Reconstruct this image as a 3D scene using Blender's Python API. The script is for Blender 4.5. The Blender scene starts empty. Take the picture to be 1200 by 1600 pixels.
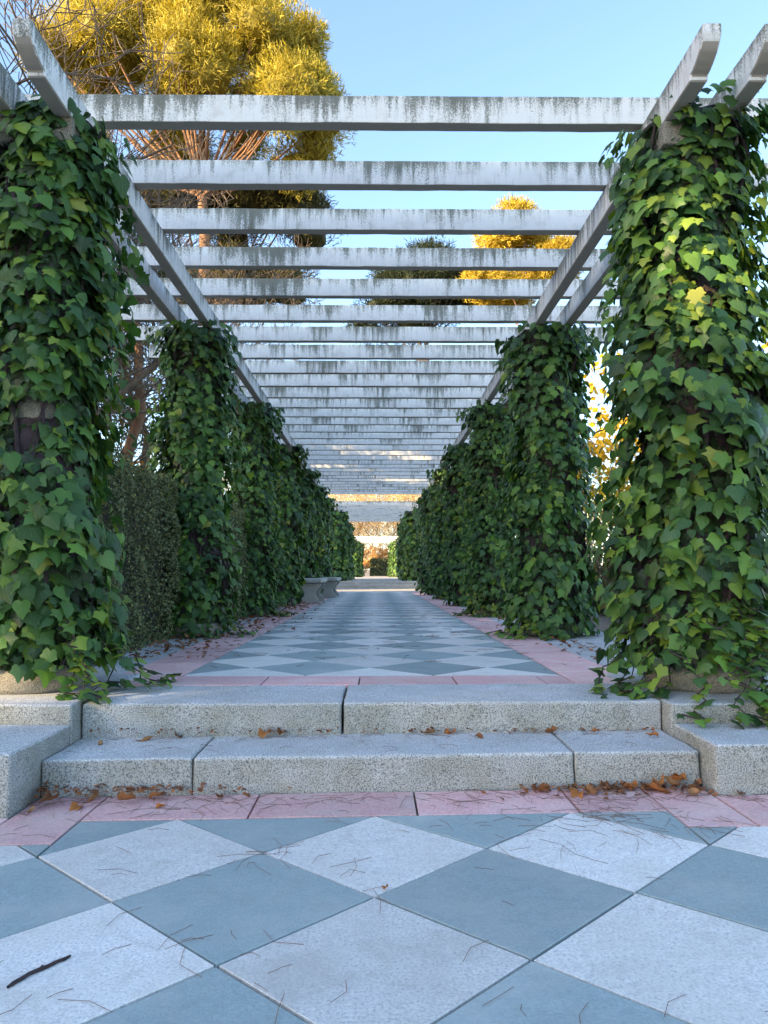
import bpy, bmesh, math, random
import numpy as np
from mathutils import Matrix, Vector, Euler

# ------------------------------------------------------------------ camera, sky, sun, exposure
scene = bpy.context.scene
R = math.radians
CAM_Z = 0.872
cam_data = bpy.data.cameras.new('camera')
cam_data.sensor_fit = 'VERTICAL'
cam_data.sensor_height = 24.0
cam_data.lens = 24.0 * 1215 / 1600
cam_data.clip_start = 0.05
cam_data.clip_end = 3000
cam = bpy.data.objects.new('camera', cam_data)
scene.collection.objects.link(cam)
cam.location = (0, 0, CAM_Z)
cam.rotation_euler = (R(90 + 4.494), 0, R(-0.566))
scene.camera = cam

SUN_EL, SUN_ROT = 20.0, 240.0
world = bpy.data.worlds.new('World')
scene.world = world
world.use_nodes = True
wn, wl = world.node_tree.nodes, world.node_tree.links
sky = wn.new('ShaderNodeTexSky')
sky.sky_type = 'NISHITA'
sky.sun_disc = False
sky.sun_elevation = R(SUN_EL)
sky.sun_rotation = R(SUN_ROT)
sky.air_density = 1.0
sky.dust_density = 1.0
sky.ozone_density = 3.0
wl.new(sky.outputs[0], wn['Background'].inputs[0])
wn['Background'].inputs[1].default_value = 0.15

sun_data = bpy.data.lights.new('sun', 'SUN')
sun_data.energy = 4.6
sun_data.angle = R(0.6)
sun_data.color = (1.0, 0.77, 0.45)
sun = bpy.data.objects.new('sun', sun_data)
scene.collection.objects.link(sun)
sd = Vector((math.sin(R(SUN_ROT)) * math.cos(R(SUN_EL)), math.cos(R(SUN_ROT)) * math.cos(R(SUN_EL)), math.sin(R(SUN_EL))))
sun.rotation_euler = sd.to_track_quat('Z', 'Y').to_euler()
sun.location = (-10, -12, 20)

vs = scene.view_settings
vs.view_transform = 'Standard'
vs.look = 'None'
vs.gamma = 1.0
vs.use_curve_mapping = False
vs.exposure = 2.0
vs.use_white_balance = True      # the phone's automatic white balance, set for open shade
vs.white_balance_temperature = 7000
scene.cycles.max_bounces = 6
scene.cycles.transparent_max_bounces = 4
scene.cycles.caustics_reflective = False
scene.cycles.caustics_refractive = False

# ------------------------------------------------------------------ helpers
COL = scene.collection
rng = np.random.default_rng(7)
rnd = random.Random(11)


def tag(o, label=None, cat=None, group=None, kind=None):
    if label: o['label'] = label
    if cat: o['category'] = cat
    if group: o['group'] = group
    if kind: o['kind'] = kind
    return o


def empty(name, loc=(0, 0, 0)):
    o = bpy.data.objects.new(name, None)
    o.empty_display_size = 0.2
    COL.objects.link(o)
    o.location = loc
    return o


def link(name, me, mat=None, parent=None, loc=(0, 0, 0), rot=(0, 0, 0)):
    o = bpy.data.objects.new(name, me)
    COL.objects.link(o)
    if mat is not None and not me.materials:
        me.materials.append(mat)
    if parent is not None:
        o.parent = parent
    o.location = loc
    o.rotation_euler = rot
    return o


def mesh_np(name, V, F, smooth=False, tint=None, uv=None):
    """V (n,3) float, F (m,k) int: a mesh of k-gons, quickly"""
    me = bpy.data.meshes.new(name)
    V = np.ascontiguousarray(V, dtype=np.float32)
    F = np.ascontiguousarray(F, dtype=np.int32)
    n, (m, k) = len(V), F.shape
    me.vertices.add(n)
    me.vertices.foreach_set('co', V.ravel())
    me.loops.add(m * k)
    me.loops.foreach_set('vertex_index', F.ravel())
    me.polygons.add(m)
    me.polygons.foreach_set('loop_start', np.arange(0, m * k, k, dtype=np.int32))
    me.polygons.foreach_set('loop_total', np.full(m, k, dtype=np.int32))
    me.polygons.foreach_set('use_smooth', np.full(m, smooth))
    if tint is not None:
        a = me.color_attributes.new('tint', 'FLOAT_COLOR', 'POINT')
        c = np.ones((n, 4), dtype=np.float32)
        c[:, :3] = tint
        a.data.foreach_set('color', c.ravel())
    if uv is not None:
        l = me.uv_layers.new(name='UVMap')
        l.data.foreach_set('uv', np.ascontiguousarray(uv[F.ravel()], dtype=np.float32).ravel())
    me.update(calc_edges=True)
    return me


def mesh_py(name, V, F, smooth=False):
    me = bpy.data.meshes.new(name)
    me.from_pydata([tuple(v) for v in V], [], F)
    if smooth:
        for p in me.polygons: p.use_smooth = True
    me.update()
    return me


def box_mesh(name, x0, x1, y0, y1, z0, z1, bev=0.01, seg=2, sub=0, jitter=0.0, seed=0):
    bm = bmesh.new()
    bmesh.ops.create_cube(bm, size=1.0)
    for v in bm.verts:
        v.co = Vector((x0 + (v.co.x + .5) * (x1 - x0), y0 + (v.co.y + .5) * (y1 - y0), z0 + (v.co.z + .5) * (z1 - z0)))
    if bev > 0:
        bmesh.ops.bevel(bm, geom=bm.edges[:], offset=bev, segments=seg, profile=0.6, affect='EDGES')
    if jitter:
        r = random.Random(seed)
        for v in bm.verts:
            v.co += Vector((r.uniform(-1, 1), r.uniform(-1, 1), r.uniform(-1, 1))) * jitter
    me = bpy.data.meshes.new(name)
    bm.to_mesh(me)
    bm.free()
    return me


def wear_mesh(me, step=.05, amp=.003, seed=0.0):
    """cut the long edges and push the surface about a little, so that arrises wander"""
    from mathutils import noise as mn
    bm = bmesh.new()
    bm.from_mesh(me)
    for ax in range(3):
        es = [e for e in bm.edges if abs((e.verts[0].co - e.verts[1].co)[ax]) > 2.2 * step]
        if es:
            L = max(abs((e.verts[0].co - e.verts[1].co)[ax]) for e in es)
            bmesh.ops.subdivide_edges(bm, edges=es, cuts=min(int(L / step), 90), use_grid_fill=True)
    for v in bm.verts:
        p = v.co * 7 + Vector((seed * 3.1, seed * 1.7, seed))
        q = v.co * 26 + Vector((seed, seed * 2.3, 0))
        v.co += (mn.noise_vector(p) * amp + mn.noise_vector(q) * amp * .5)
    bm.to_mesh(me)
    bm.free()
    return me


def extrude_profile(name, prof, x0, x1, bev=0.006):
    """closed profile of (y,z) points extruded along x"""
    bm = bmesh.new()
    a = [bm.verts.new((x0, y, z)) for y, z in prof]
    b = [bm.verts.new((x1, y, z)) for y, z in prof]
    n = len(prof)
    bm.faces.new(a)
    bm.faces.new(b[::-1])
    for i in range(n):
        j = (i + 1) % n
        bm.faces.new((a[i], b[i], b[j], a[j]))
    bmesh.ops.recalc_face_normals(bm, faces=bm.faces[:])
    if bev:
        bmesh.ops.bevel(bm, geom=bm.edges[:], offset=bev, segments=1, affect='EDGES', clamp_overlap=True)
    me = bpy.data.meshes.new(name)
    bm.to_mesh(me)
    bm.free()
    return me


def lathe(name, prof, n=32, smooth=True):
    """profile of (r,z) from bottom to top around z, closed at both ends"""
    V, F = [], []
    for r, z in prof:
        for i in range(n):
            a = 2 * math.pi * i / n
            V.append((r * math.cos(a), r * math.sin(a), z))
    for k in range(len(prof) - 1):
        for i in range(n):
            j = (i + 1) % n
            F.append((k * n + i, k * n + j, (k + 1) * n + j, (k + 1) * n + i))
    F.append(tuple(range(n))[::-1])
    F.append(tuple(range((len(prof) - 1) * n, len(prof) * n)))
    me = mesh_py(name, V, F, smooth)
    return me


def clip_poly(poly, a, b, c):
    """keep the side a*x+b*y<=c"""
    out = []
    for i in range(len(poly)):
        p, q = poly[i], poly[(i + 1) % len(poly)]
        dp, dq = a * p[0] + b * p[1] - c, a * q[0] + b * q[1] - c
        if dp <= 0: out.append(p)
        if (dp < 0 < dq) or (dq < 0 < dp):
            t = dp / (dp - dq)
            out.append((p[0] + t * (q[0] - p[0]), p[1] + t * (q[1] - p[1])))
    return out


def clip_rect(poly, x0, x1, y0, y1):
    for a, b, c in ((-1, 0, -x0), (1, 0, x1), (0, -1, -y0), (0, 1, y1)):
        if len(poly) < 3: return []
        poly = clip_poly(poly, a, b, c)
    return poly


def area(poly):
    return 0.5 * sum(poly[i][0] * poly[(i + 1) % len(poly)][1] - poly[(i + 1) % len(poly)][0] * poly[i][1] for i in range(len(poly)))


def inset(poly, d):
    """inset of a convex ccw polygon"""
    n = len(poly)
    L = []
    for i in range(n):
        p, q = poly[i], poly[(i + 1) % n]
        ex, ey = q[0] - p[0], q[1] - p[1]
        l = math.hypot(ex, ey)
        nx, ny = -ey / l, ex / l
        L.append((nx, ny, nx * p[0] + ny * p[1] + d))
    out = []
    for i in range(n):
        a, b = L[i - 1], L[i]
        det = a[0] * b[1] - a[1] * b[0]
        if abs(det) < 1e-6: return None
        out.append(((a[2] * b[1] - a[1] * b[2]) / det, (a[0] * b[2] - a[2] * b[0]) / det))
    if area(out) <= 1e-5: return None
    return out


def clean(poly):
    out = []
    for p in poly:
        if not out or math.hypot(p[0] - out[-1][0], p[1] - out[-1][1]) > 1e-3: out.append(p)
    if len(out) > 1 and math.hypot(out[0][0] - out[-1][0], out[0][1] - out[-1][1]) < 1e-3: out.pop()
    # drop collinear
    res = []
    for i in range(len(out)):
        a, b, c = out[i - 1], out[i], out[(i + 1) % len(out)]
        if abs((b[0] - a[0]) * (c[1] - b[1]) - (b[1] - a[1]) * (c[0] - b[0])) > 1e-6: res.append(b)
    return res


def tile_mesh(poly, thick=0.03, joint=0.0042, cham=0.0016):
    """chamfered slab about its own centre; returns mesh, centre"""
    poly = clean(poly)
    if len(poly) < 3: return None
    if area(poly) < 0: poly = poly[::-1]
    if area(poly) < 0.0015: return None
    o = inset(poly, joint)
    if not o: return None
    t = inset(o, cham)
    if not t: return None
    cx = sum(p[0] for p in o) / len(o)
    cy = sum(p[1] for p in o) / len(o)
    n = len(o)
    V = [(p[0] - cx, p[1] - cy, -thick) for p in o] + [(p[0] - cx, p[1] - cy, -cham) for p in o] + [(p[0] - cx, p[1] - cy, 0) for p in t]
    F = [tuple(range(2 * n, 3 * n))]
    for i in range(n):
        j = (i + 1) % n
        F += [(i, j, n + j, n + i), (n + i, n + j, 2 * n + j, 2 * n + i)]
    return mesh_py('tile', V, F), (cx, cy)


def tubes(segs, sides=5):
    """segs: list of (p0,p1,r0,r1) -> V, F quads"""
    P0 = np.array([s[0] for s in segs], float); P1 = np.array([s[1] for s in segs], float)
    r0 = np.array([s[2] for s in segs], float)[:, None, None]; r1 = np.array([s[3] for s in segs], float)[:, None, None]
    d = P1 - P0
    d /= np.linalg.norm(d, axis=1, keepdims=True) + 1e-9
    ref = np.where(np.abs(d[:, 2:3]) > .9, np.array([[1., 0, 0]]), np.array([[0, 0, 1.]]))
    u = np.cross(d, ref); u /= np.linalg.norm(u, axis=1, keepdims=True)
    w = np.cross(d, u)
    a = np.arange(sides) * 2 * np.pi / sides
    ring = u[:, None, :] * np.cos(a)[None, :, None] + w[:, None, :] * np.sin(a)[None, :, None]
    V = np.concatenate([P0[:, None, :] + ring * r0, P1[:, None, :] + ring * r1], 1).reshape(-1, 3)
    base = np.arange(len(segs))[:, None] * 2 * sides
    i = np.arange(sides); j = (i + 1) % sides
    q = np.stack([i, j, sides + j, sides + i], 1)
    F = (base[:, None, :] + q[None]).reshape(-1, 4)
    return V, F


def frames(N, T):
    """orthonormal side, tip, normal from normals N and tip hints T"""
    N = N / (np.linalg.norm(N, axis=1, keepdims=True) + 1e-9)
    T = T - N * np.sum(N * T, 1, keepdims=True)
    T /= np.linalg.norm(T, axis=1, keepdims=True) + 1e-9
    return np.cross(T, N), T, N


def stamp(P, S, T, N, s, V0, F0):
    """stamp a template at each frame -> V,F and repeat count"""
    s = s[:, None, None]
    V = P[:, None, :] + s * (S[:, None, :] * V0[None, :, 0:1] + T[:, None, :] * V0[None, :, 1:2] + N[:, None, :] * V0[None, :, 2:3])
    F = (np.arange(len(P))[:, None, None] * len(V0) + F0[None]).reshape(-1, F0.shape[1])
    return V.reshape(-1, 3), F


# ------------------------------------------------------------------ materials
def new_mat(name):
    m = bpy.data.materials.new(name)
    m.use_nodes = True
    nt = m.node_tree
    return m, nt.nodes, nt.links, nt.nodes['Principled BSDF']


def coords(nodes, links, scale=(1, 1, 1), kind='Object', rand_off=False):
    tc = nodes.new('ShaderNodeTexCoord')
    mp = nodes.new('ShaderNodeMapping')
    mp.inputs['Scale'].default_value = scale
    links.new(tc.outputs[kind], mp.inputs['Vector'])
    if rand_off:
        oi = nodes.new('ShaderNodeObjectInfo')
        cb = nodes.new('ShaderNodeCombineXYZ')
        for k, f in enumerate((37.0, 91.0, 53.0)):
            mu = nodes.new('ShaderNodeMath'); mu.operation = 'MULTIPLY'
            mu.inputs[1].default_value = f
            links.new(oi.outputs['Random'], mu.inputs[0])
            links.new(mu.outputs[0], cb.inputs[k])
        links.new(cb.outputs[0], mp.inputs['Location'])
    return mp.outputs['Vector']


def noise(nodes, links, vec, scale, detail=4, rough=.6, dist=0.0):
    n = nodes.new('ShaderNodeTexNoise')
    n.inputs['Scale'].default_value = scale
    n.inputs['Detail'].default_value = detail
    n.inputs['Roughness'].default_value = rough
    n.inputs['Distortion'].default_value = dist
    links.new(vec, n.inputs['Vector'])
    return n.outputs['Fac']


def ramp(nodes, links, fac, stops, interp='LINEAR'):
    r = nodes.new('ShaderNodeValToRGB')
    r.color_ramp.interpolation = interp
    e = r.color_ramp.elements
    while len(e) < len(stops): e.new(0.5)
    for k, (p, c) in enumerate(stops):
        e[k].position = p
        e[k].color = (*c, 1) if len(c) == 3 else c
    links.new(fac, r.inputs[0])
    return r.outputs[0]


def mix(nodes, links, fac, a, b, mode='MIX'):
    m = nodes.new('ShaderNodeMix')
    m.data_type = 'RGBA'
    m.blend_type = mode
    for sock, val in ((m.inputs[0], fac), (m.inputs[6], a), (m.inputs[7], b)):
        if isinstance(val, (int, float)): sock.default_value = val
        elif isinstance(val, tuple): sock.default_value = (*val, 1) if len(val) == 3 else val
        else: links.new(val, sock)
    return m.outputs[2]


def math_n(nodes, links, op, a, b=None, clamp=False):
    m = nodes.new('ShaderNodeMath')
    m.operation = op
    m.use_clamp = clamp
    for i, v in enumerate((a, b)):
        if v is None: continue
        if isinstance(v, (int, float)): m.inputs[i].default_value = v
        else: links.new(v, m.inputs[i])
    return m.outputs[0]


def bump(nodes, links, bsdf, h, strength=.3, dist=.01):
    b = nodes.new('ShaderNodeBump')
    b.inputs['Strength'].default_value = strength
    b.inputs['Distance'].default_value = dist
    links.new(h, b.inputs['Height'])
    links.new(b.outputs[0], bsdf.inputs['Normal'])


def obj_random(nodes):
    return nodes.new('ShaderNodeObjectInfo').outputs['Random']


def mat_granite(name, base=(.46, .45, .43), dark=(.09, .09, .095), stain_shade=True):
    m, n, l, b = new_mat(name)
    v = coords(n, l, rand_off=True)
    f = noise(n, l, v, 175, 3, .8)
    c1 = ramp(n, l, f, [(.38, dark), (.45, tuple(x * .60 for x in base)), (.56, base), (.75, tuple(min(x * 1.4, .8) for x in base))])
    f2 = noise(n, l, v, 2.6, 5, .65)
    c2 = mix(n, l, ramp(n, l, f2, [(.35, (0, 0, 0)), (.7, (1, 1, 1))]), c1, (.76, .75, .70), 'MULTIPLY')
    if stain_shade:
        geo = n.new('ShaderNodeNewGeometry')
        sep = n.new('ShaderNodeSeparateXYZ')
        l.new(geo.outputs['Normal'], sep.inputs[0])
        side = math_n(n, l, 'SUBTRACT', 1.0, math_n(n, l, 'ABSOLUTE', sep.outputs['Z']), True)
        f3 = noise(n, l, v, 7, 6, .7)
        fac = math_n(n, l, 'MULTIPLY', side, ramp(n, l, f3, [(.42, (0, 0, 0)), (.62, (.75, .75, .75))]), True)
        c2 = mix(n, l, math_n(n, l, 'MULTIPLY', side, .75), c2, (.60, .59, .55), 'MULTIPLY')  # even darkening of upright faces: riser dirt plus shade put into the colour
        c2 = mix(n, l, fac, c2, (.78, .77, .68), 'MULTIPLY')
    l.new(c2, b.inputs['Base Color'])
    b.inputs['Roughness'].default_value = .85
    bump(n, l, b, f, .45, .004)
    return m


def mat_tile(name, base, spots, rough_scale=150, contrast=.25, wear=(.42, .40, .36)):
    m, n, l, b = new_mat(name)
    v = coords(n, l, rand_off=True)
    f = noise(n, l, v, rough_scale, 3, .75)
    f2 = noise(n, l, v, 30, 5, .75)
    f3 = noise(n, l, v, 3.2, 6, .65)
    lo = tuple(x * (1 - contrast) for x in base)
    c = ramp(n, l, f, [(.34, spots), (.43, lo), (.58, base), (.8, tuple(min(x * 1.12, .9) for x in base))])
    c = mix(n, l, ramp(n, l, f2, [(.40, (.0, .0, .0)), (.72, (.5, .5, .5))]), c, tuple(x * .70 for x in base))
    c = mix(n, l, ramp(n, l, f3, [(.44, (0, 0, 0)), (.72, (.6, .6, .6))]), c, wear)
    # water marks and grime, each tile its own
    f4 = noise(n, l, v, 6.5, 8, .72, .6)
    c = mix(n, l, ramp(n, l, f4, [(.52, (0, 0, 0)), (.60, (.22, .22, .22)), (.64, (.05, .05, .05)), (.80, (.5, .5, .5))]), c, tuple(x * .62 for x in wear))
    val = n.new('ShaderNodeHueSaturation')
    l.new(math_n(n, l, 'ADD', math_n(n, l, 'MULTIPLY', obj_random(n), .26), .86), val.inputs['Value'])
    l.new(c, val.inputs['Color'])
    l.new(val.outputs[0], b.inputs['Base Color'])
    b.inputs['Roughness'].default_value = .8
    bump(n, l, b, math_n(n, l, 'ADD', f2, math_n(n, l, 'MULTIPLY', f, .5)), .5, .005)
    return m


def mat_beam():
    m, n, l, b = new_mat('weathered_white_concrete')
    v = coords(n, l, rand_off=True)
    fine = noise(n, l, v, 130, 5, .8)
    med = noise(n, l, v, 9, 5, .7)
    streak_v = coords(n, l, (24, 24, 2.2), rand_off=True)
    st = noise(n, l, streak_v, 1.0, 5, .65)
    streak2_v = coords(n, l, (60, 60, 5), rand_off=True)
    st2 = noise(n, l, streak2_v, 1.0, 3, .6)
    patch = noise(n, l, coords(n, l, (1, 1, .35), rand_off=True), 2.2, 3, .6)
    # height within the beam, from generated coordinates: lichen sits along the top edge and runs down
    tc = n.new('ShaderNodeTexCoord')
    sep = n.new('ShaderNodeSeparateXYZ')
    l.new(tc.outputs['Generated'], sep.inputs[0])
    top = math_n(n, l, 'POWER', sep.outputs['Z'], 1.6)
    s = math_n(n, l, 'ADD', math_n(n, l, 'MULTIPLY', top, .22), math_n(n, l, 'MULTIPLY', st, .86))
    s = math_n(n, l, 'ADD', s, math_n(n, l, 'MULTIPLY', math_n(n, l, 'SUBTRACT', patch, .5), .85))
    s = math_n(n, l, 'ADD', s, math_n(n, l, 'MULTIPLY', math_n(n, l, 'SUBTRACT', fine, .5), .95))
    lich = ramp(n, l, s, [(.505, (0, 0, 0)), (.585, (.5, .5, .5)), (.67, (1, 1, 1))])
    base = ramp(n, l, med, [(.3, (.66, .63, .58)), (.48, (.83, .80, .75)), (.8, (.87, .85, .81))])
    base = mix(n, l, ramp(n, l, st2, [(.55, (0, 0, 0)), (.78, (.45, .45, .45))]), base, (.42, .41, .38))
    lc = ramp(n, l, fine, [(.35, (.03, .032, .026)), (.65, (.12, .13, .075))])
    c = mix(n, l, math_n(n, l, 'MULTIPLY', lich, .85), base, lc)
    # downward faces take a grey-brown tone
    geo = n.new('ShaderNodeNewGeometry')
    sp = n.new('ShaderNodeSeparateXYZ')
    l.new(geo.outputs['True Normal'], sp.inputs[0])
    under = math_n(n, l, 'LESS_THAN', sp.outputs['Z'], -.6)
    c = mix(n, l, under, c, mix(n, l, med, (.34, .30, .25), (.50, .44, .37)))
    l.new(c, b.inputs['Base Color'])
    b.inputs['Roughness'].default_value = .9
    bump(n, l, b, fine, .35, .004)
    return m


def mat_leaf(name, rough=.45, trans=.24, veins=True, spec=.32):
    m, n, l, b = new_mat(name)
    at = n.new('ShaderNodeAttribute')
    at.attribute_name = 'tint'
    c = at.outputs['Color']
    if veins:
        uv = n.new('ShaderNodeUVMap')
        sp = n.new('ShaderNodeSeparateXYZ')
        l.new(uv.outputs[0], sp.inputs[0])
        ax = math_n(n, l, 'ABSOLUTE', sp.outputs['X'])
        mid = math_n(n, l, 'LESS_THAN', ax, .014)
        # two side veins from the petiole
        d1 = math_n(n, l, 'ABSOLUTE', math_n(n, l, 'SUBTRACT', ax, math_n(n, l, 'MULTIPLY', sp.outputs['Y'], 1.15)))
        d2 = math_n(n, l, 'ABSOLUTE', math_n(n, l, 'SUBTRACT', ax, math_n(n, l, 'MULTIPLY', sp.outputs['Y'], .36)))
        v1 = math_n(n, l, 'MAXIMUM', math_n(n, l, 'LESS_THAN', d1, .016), math_n(n, l, 'LESS_THAN', d2, .010))
        vn = math_n(n, l, 'MULTIPLY', math_n(n, l, 'MAXIMUM', mid, v1), .16)
        c = mix(n, l, vn, c, (.22, .30, .12))
    l.new(c, b.inputs['Base Color'])
    b.inputs['Roughness'].default_value = rough
    b.inputs['Specular IOR Level'].default_value = spec
    tr = n.new('ShaderNodeBsdfTranslucent')
    hs = n.new('ShaderNodeHueSaturation')
    hs.inputs['Value'].default_value = 1.5
    hs.inputs['Saturation'].default_value = 1.1
    l.new(c, hs.inputs['Color'])
    l.new(hs.outputs[0], tr.inputs['Color'])
    mx = n.new('ShaderNodeMixShader')
    mx.inputs[0].default_value = trans
    l.new(b.outputs[0], mx.inputs[1])
    l.new(tr.outputs[0], mx.inputs[2])
    l.new(mx.outputs[0], n['Material Output'].inputs['Surface'])
    return m


def mat_simple(name, c1, c2, scale=8, rough=.9, bmp=.3, stretch=(1, 1, 1)):
    m, n, l, b = new_mat(name)
    v = coords(n, l, stretch)
    f = noise(n, l, v, scale, 6, .7)
    l.new(ramp(n, l, f, [(.3, c1), (.7, c2)]), b.inputs['Base Color'])
    b.inputs['Roughness'].default_value = rough
    bump(n, l, b, f, bmp, .02)
    return m


M = {}
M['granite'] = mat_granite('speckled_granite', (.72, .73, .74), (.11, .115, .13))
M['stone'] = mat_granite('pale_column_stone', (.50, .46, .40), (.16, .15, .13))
M['bench'] = mat_granite('bench_stone', (.62, .62, .59), (.25, .25, .24), False)
M['white_tile'] = mat_tile('white_terrazzo_tile', (.80, .775, .735), (.40, .40, .41), 130, .20, (.56, .53, .47))
M['blue_tile'] = mat_tile('slate_blue_tile', (.315, .395, .395), (.23, .29, .29), 150, .14, (.44, .46, .44))
M['pink_tile'] = mat_tile('pink_tile', (.82, .47, .455), (.54, .32, .31), 100, .24, (.78, .66, .61))
M['joint'] = mat_simple('joint_dirt', (.07, .065, .055), (.17, .16, .13), 25)
M['beam'] = mat_beam()
M['ground'] = mat_simple('garden_soil', (.13, .10, .075), (.24, .20, .15), 3)
M['gravel'] = mat_simple('sandy_gravel', (.30, .27, .23), (.46, .42, .36), 40)
M['leaf'] = mat_leaf('ivy_leaf')
M['leaf_matte'] = mat_leaf('small_leaf', .6, .2, False, .25)
M['needle'] = mat_leaf('pine_needles', .6, .25, False, .2)
M['dry'] = mat_leaf('dry_leaf', .8, .1, True, .15)
M['stem'] = mat_simple('stems_and_gap_shade', (.030, .019, .021), (.065, .042, .044), 30, .95, .8)  # dark purple-brown set to the shade in the ivy gaps
M['bark'] = mat_simple('brown_bark', (.085, .060, .045), (.20, .15, .11), 14, .95, .5, (1, 1, .25))
M['pine_bark'] = mat_simple('orange_pine_bark', (.12, .06, .035), (.32, .17, .09), 7, .95, .5, (1, 1, .4))
M['needle_litter'] = mat_simple('dead_needles', (.10, .05, .035), (.26, .15, .10), 6)
M['hedge_core'] = mat_simple('hedge_twigs', (.03, .028, .02), (.07, .06, .045), 20)

# ------------------------------------------------------------------ measures
PLAT = 0.283                      # height of the pergola platform over the lower plaza
XC = -0.0375                      # pergola axis
Z0 = CAM_Z + 2.5                  # underside of crossbeams
TILT = 0.0138                     # the lower plaza rises a little to the right
PLAT2 = PLAT + 0.26
COL_Y = [4.03 + 3.4 * k for k in range(7)]
PATH_END = 25.2

# ------------------------------------------------------------------ ground (one sheet to the horizon)
gy = [-400, -40, 3.93, 3.97, 30.9, 31.0, 120, 900]
gz = [-.035, -.035, -.035, PLAT - .03, PLAT - .03, PLAT2 - .03, PLAT2 - .03, PLAT2 + 4]
gx = [-700, -40, -6, 0, 6, 40, 700]
V = [(x, y, z + (TILT * max(-6, min(6, x)) if y < 3.95 else 0)) for y, z in zip(gy, gz) for x in gx]
F = [(r * len(gx) + c, r * len(gx) + c + 1, (r + 1) * len(gx) + c + 1, (r + 1) * len(gx) + c) for r in range(len(gy) - 1) for c in range(len(gx) - 1)]
tag(link('ground', mesh_py('ground', V, F), M['ground']), kind='structure')

# ------------------------------------------------------------------ lower plaza paving
plaza = link('plaza', mesh_py('plaza', [(-5, -6, -.016 - 5 * TILT), (5, -6, -.016 + 5 * TILT), (5, 3.3, -.016 + 5 * TILT), (-5, 3.3, -.016 - 5 * TILT)], [(0, 1, 2, 3)]), M['joint'])
tag(plaza, kind='structure')
PIECE = {}


def put_tile(poly, mat, parent, tilt=0.0, z=0.0, key=None, lift=.0012, name='tile', centre=None):
    r = tile_mesh(poly)
    if not r: return
    me, (cx, cy) = r
    if key is not None and centre: cx, cy = centre
    if key is not None:
        if key in PIECE: bpy.data.meshes.remove(me); me = PIECE[key]
        else: PIECE[key] = me
    o = link(name, me, mat, parent, (cx, cy, z + tilt * cx + rnd.uniform(-lift, lift)), (rnd.uniform(-.0015, .0015), -math.atan(tilt) + rnd.uniform(-.0015, .0015), 0))
    return o


D1 = 0.3536
gx0, gy0 = -0.004, 2.175
XL, XR = gx0 - 3 * D1, gx0 + 3 * D1      # where the pink border turns round the side blocks
for i in range(-9, 10):
    for j in range(-8, 5):
        if (i + j) % 2 == 0: continue
        cx, cy = gx0 + i * D1, gy0 + j * D1
        if abs(cx) > 3.1 or cy < -.6: continue
        dia = [(cx - D1, cy), (cx, cy - D1), (cx + D1, cy), (cx, cy + D1)]
        white = (i % 2 == 0)
        mat = M['white_tile'] if white else M['blue_tile']
        full = True
        zones = ((-9, XL, 2.64), (XL, XR, 2.878), (XR, 9, 2.70))
        if cy + D1 < 2.64: zones = ((-9, 9, 9),)                       # clear of the pink border
        elif XL - .01 < cx - D1 and cx + D1 < XR + .01: zones = ((-9, 9, 2.878),)
        for k, (x0, x1, y1) in enumerate(zones):
            p = clip_rect(dia, x0, x1, -9, y1)
            if len(p) < 3 or abs(area(clean(p))) < .002: continue
            whole = abs(abs(area(clean(p))) - 2 * D1 * D1) < 1e-4
            put_tile(dia if whole else p, mat, plaza, TILT, 0, ('d1', white) if whole else None, name='tile', centre=(cx, cy))
pink1 = [(XL, -.463, 2.878, 3.185), (-.463, .15, 2.878, 3.185), (.15, .738, 2.878, 3.185), (.738, XR, 2.878, 3.185),
         (XR, 1.30, 2.70, 3.185), (-1.335, XL, 2.64, 3.185)]
x = -1.335
for k in range(4): pink1.append((x - .55, x, 2.64, 2.925)); x -= .55
x = 1.30
for k in range(4): pink1.append((x, x + .55, 2.70, 3.055)); x += .55
for (x0, x1, y0, y1) in pink1:
    put_tile([(x0, y0), (x1, y0), (x1, y1), (x0, y1)], M['pink_tile'], plaza, TILT, .0005, name='pink_tile')

# ------------------------------------------------------------------ pergola path paving
path = link('path', mesh_py('path', [(-2.35, 3.75, PLAT - .018), (2.3, 3.75, PLAT - .018), (2.3, PATH_END, PLAT - .018), (-2.35, PATH_END, PLAT - .018)], [(0, 1, 2, 3)]), M['joint'])
tag(path, kind='structure')
D2 = 0.371
PX0, PX1, PY0 = -1.108, 1.069, 4.535
ux, uy = -.04, 4.93
for i in range(-4, 5):
    for j in range(-3, 60):
        if (i + j) % 2 == 0: continue
        cx, cy = ux + i * D2, uy + j * D2
        dia = [(cx - D2, cy), (cx, cy - D2), (cx + D2, cy), (cx, cy + D2)]
        p = clip_rect(dia, PX0, PX1, PY0, PATH_END - .4)
        if len(p) < 3 or abs(area(clean(p))) < .002: continue
        white = i % 2 == 0
        whole = abs(abs(area(clean(p))) - 2 * D2 * D2) < 1e-4
        put_tile(dia if whole else p, M['white_tile'] if white else M['blue_tile'], path, 0, PLAT, ('d2', white) if whole else None, .001, centre=(cx, cy))
xs = [-1.49, -1.108, -.61, -.093, .431, .913, 1.069, 1.45]
for a, b_ in zip(xs[1:-2], xs[2:-1]):
    put_tile([(a, 4.175), (b_, 4.175), (b_, PY0), (a, PY0)], M['pink_tile'], path, 0, PLAT + .001, name='pink_tile')
k = 0
y = 4.175
while y < PATH_END - .5:
    for side, (x0, x1) in enumerate(((-1.49, PX0), (PX1, 1.45))):
        put_tile([(x0, y), (x1, y), (x1, y + .52), (x0, y + .52)], M['pink_tile'], path, 0, PLAT + .001, 'pinkside%d' % side, name='pink_tile')
    y += .52
y = 4.55
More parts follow.
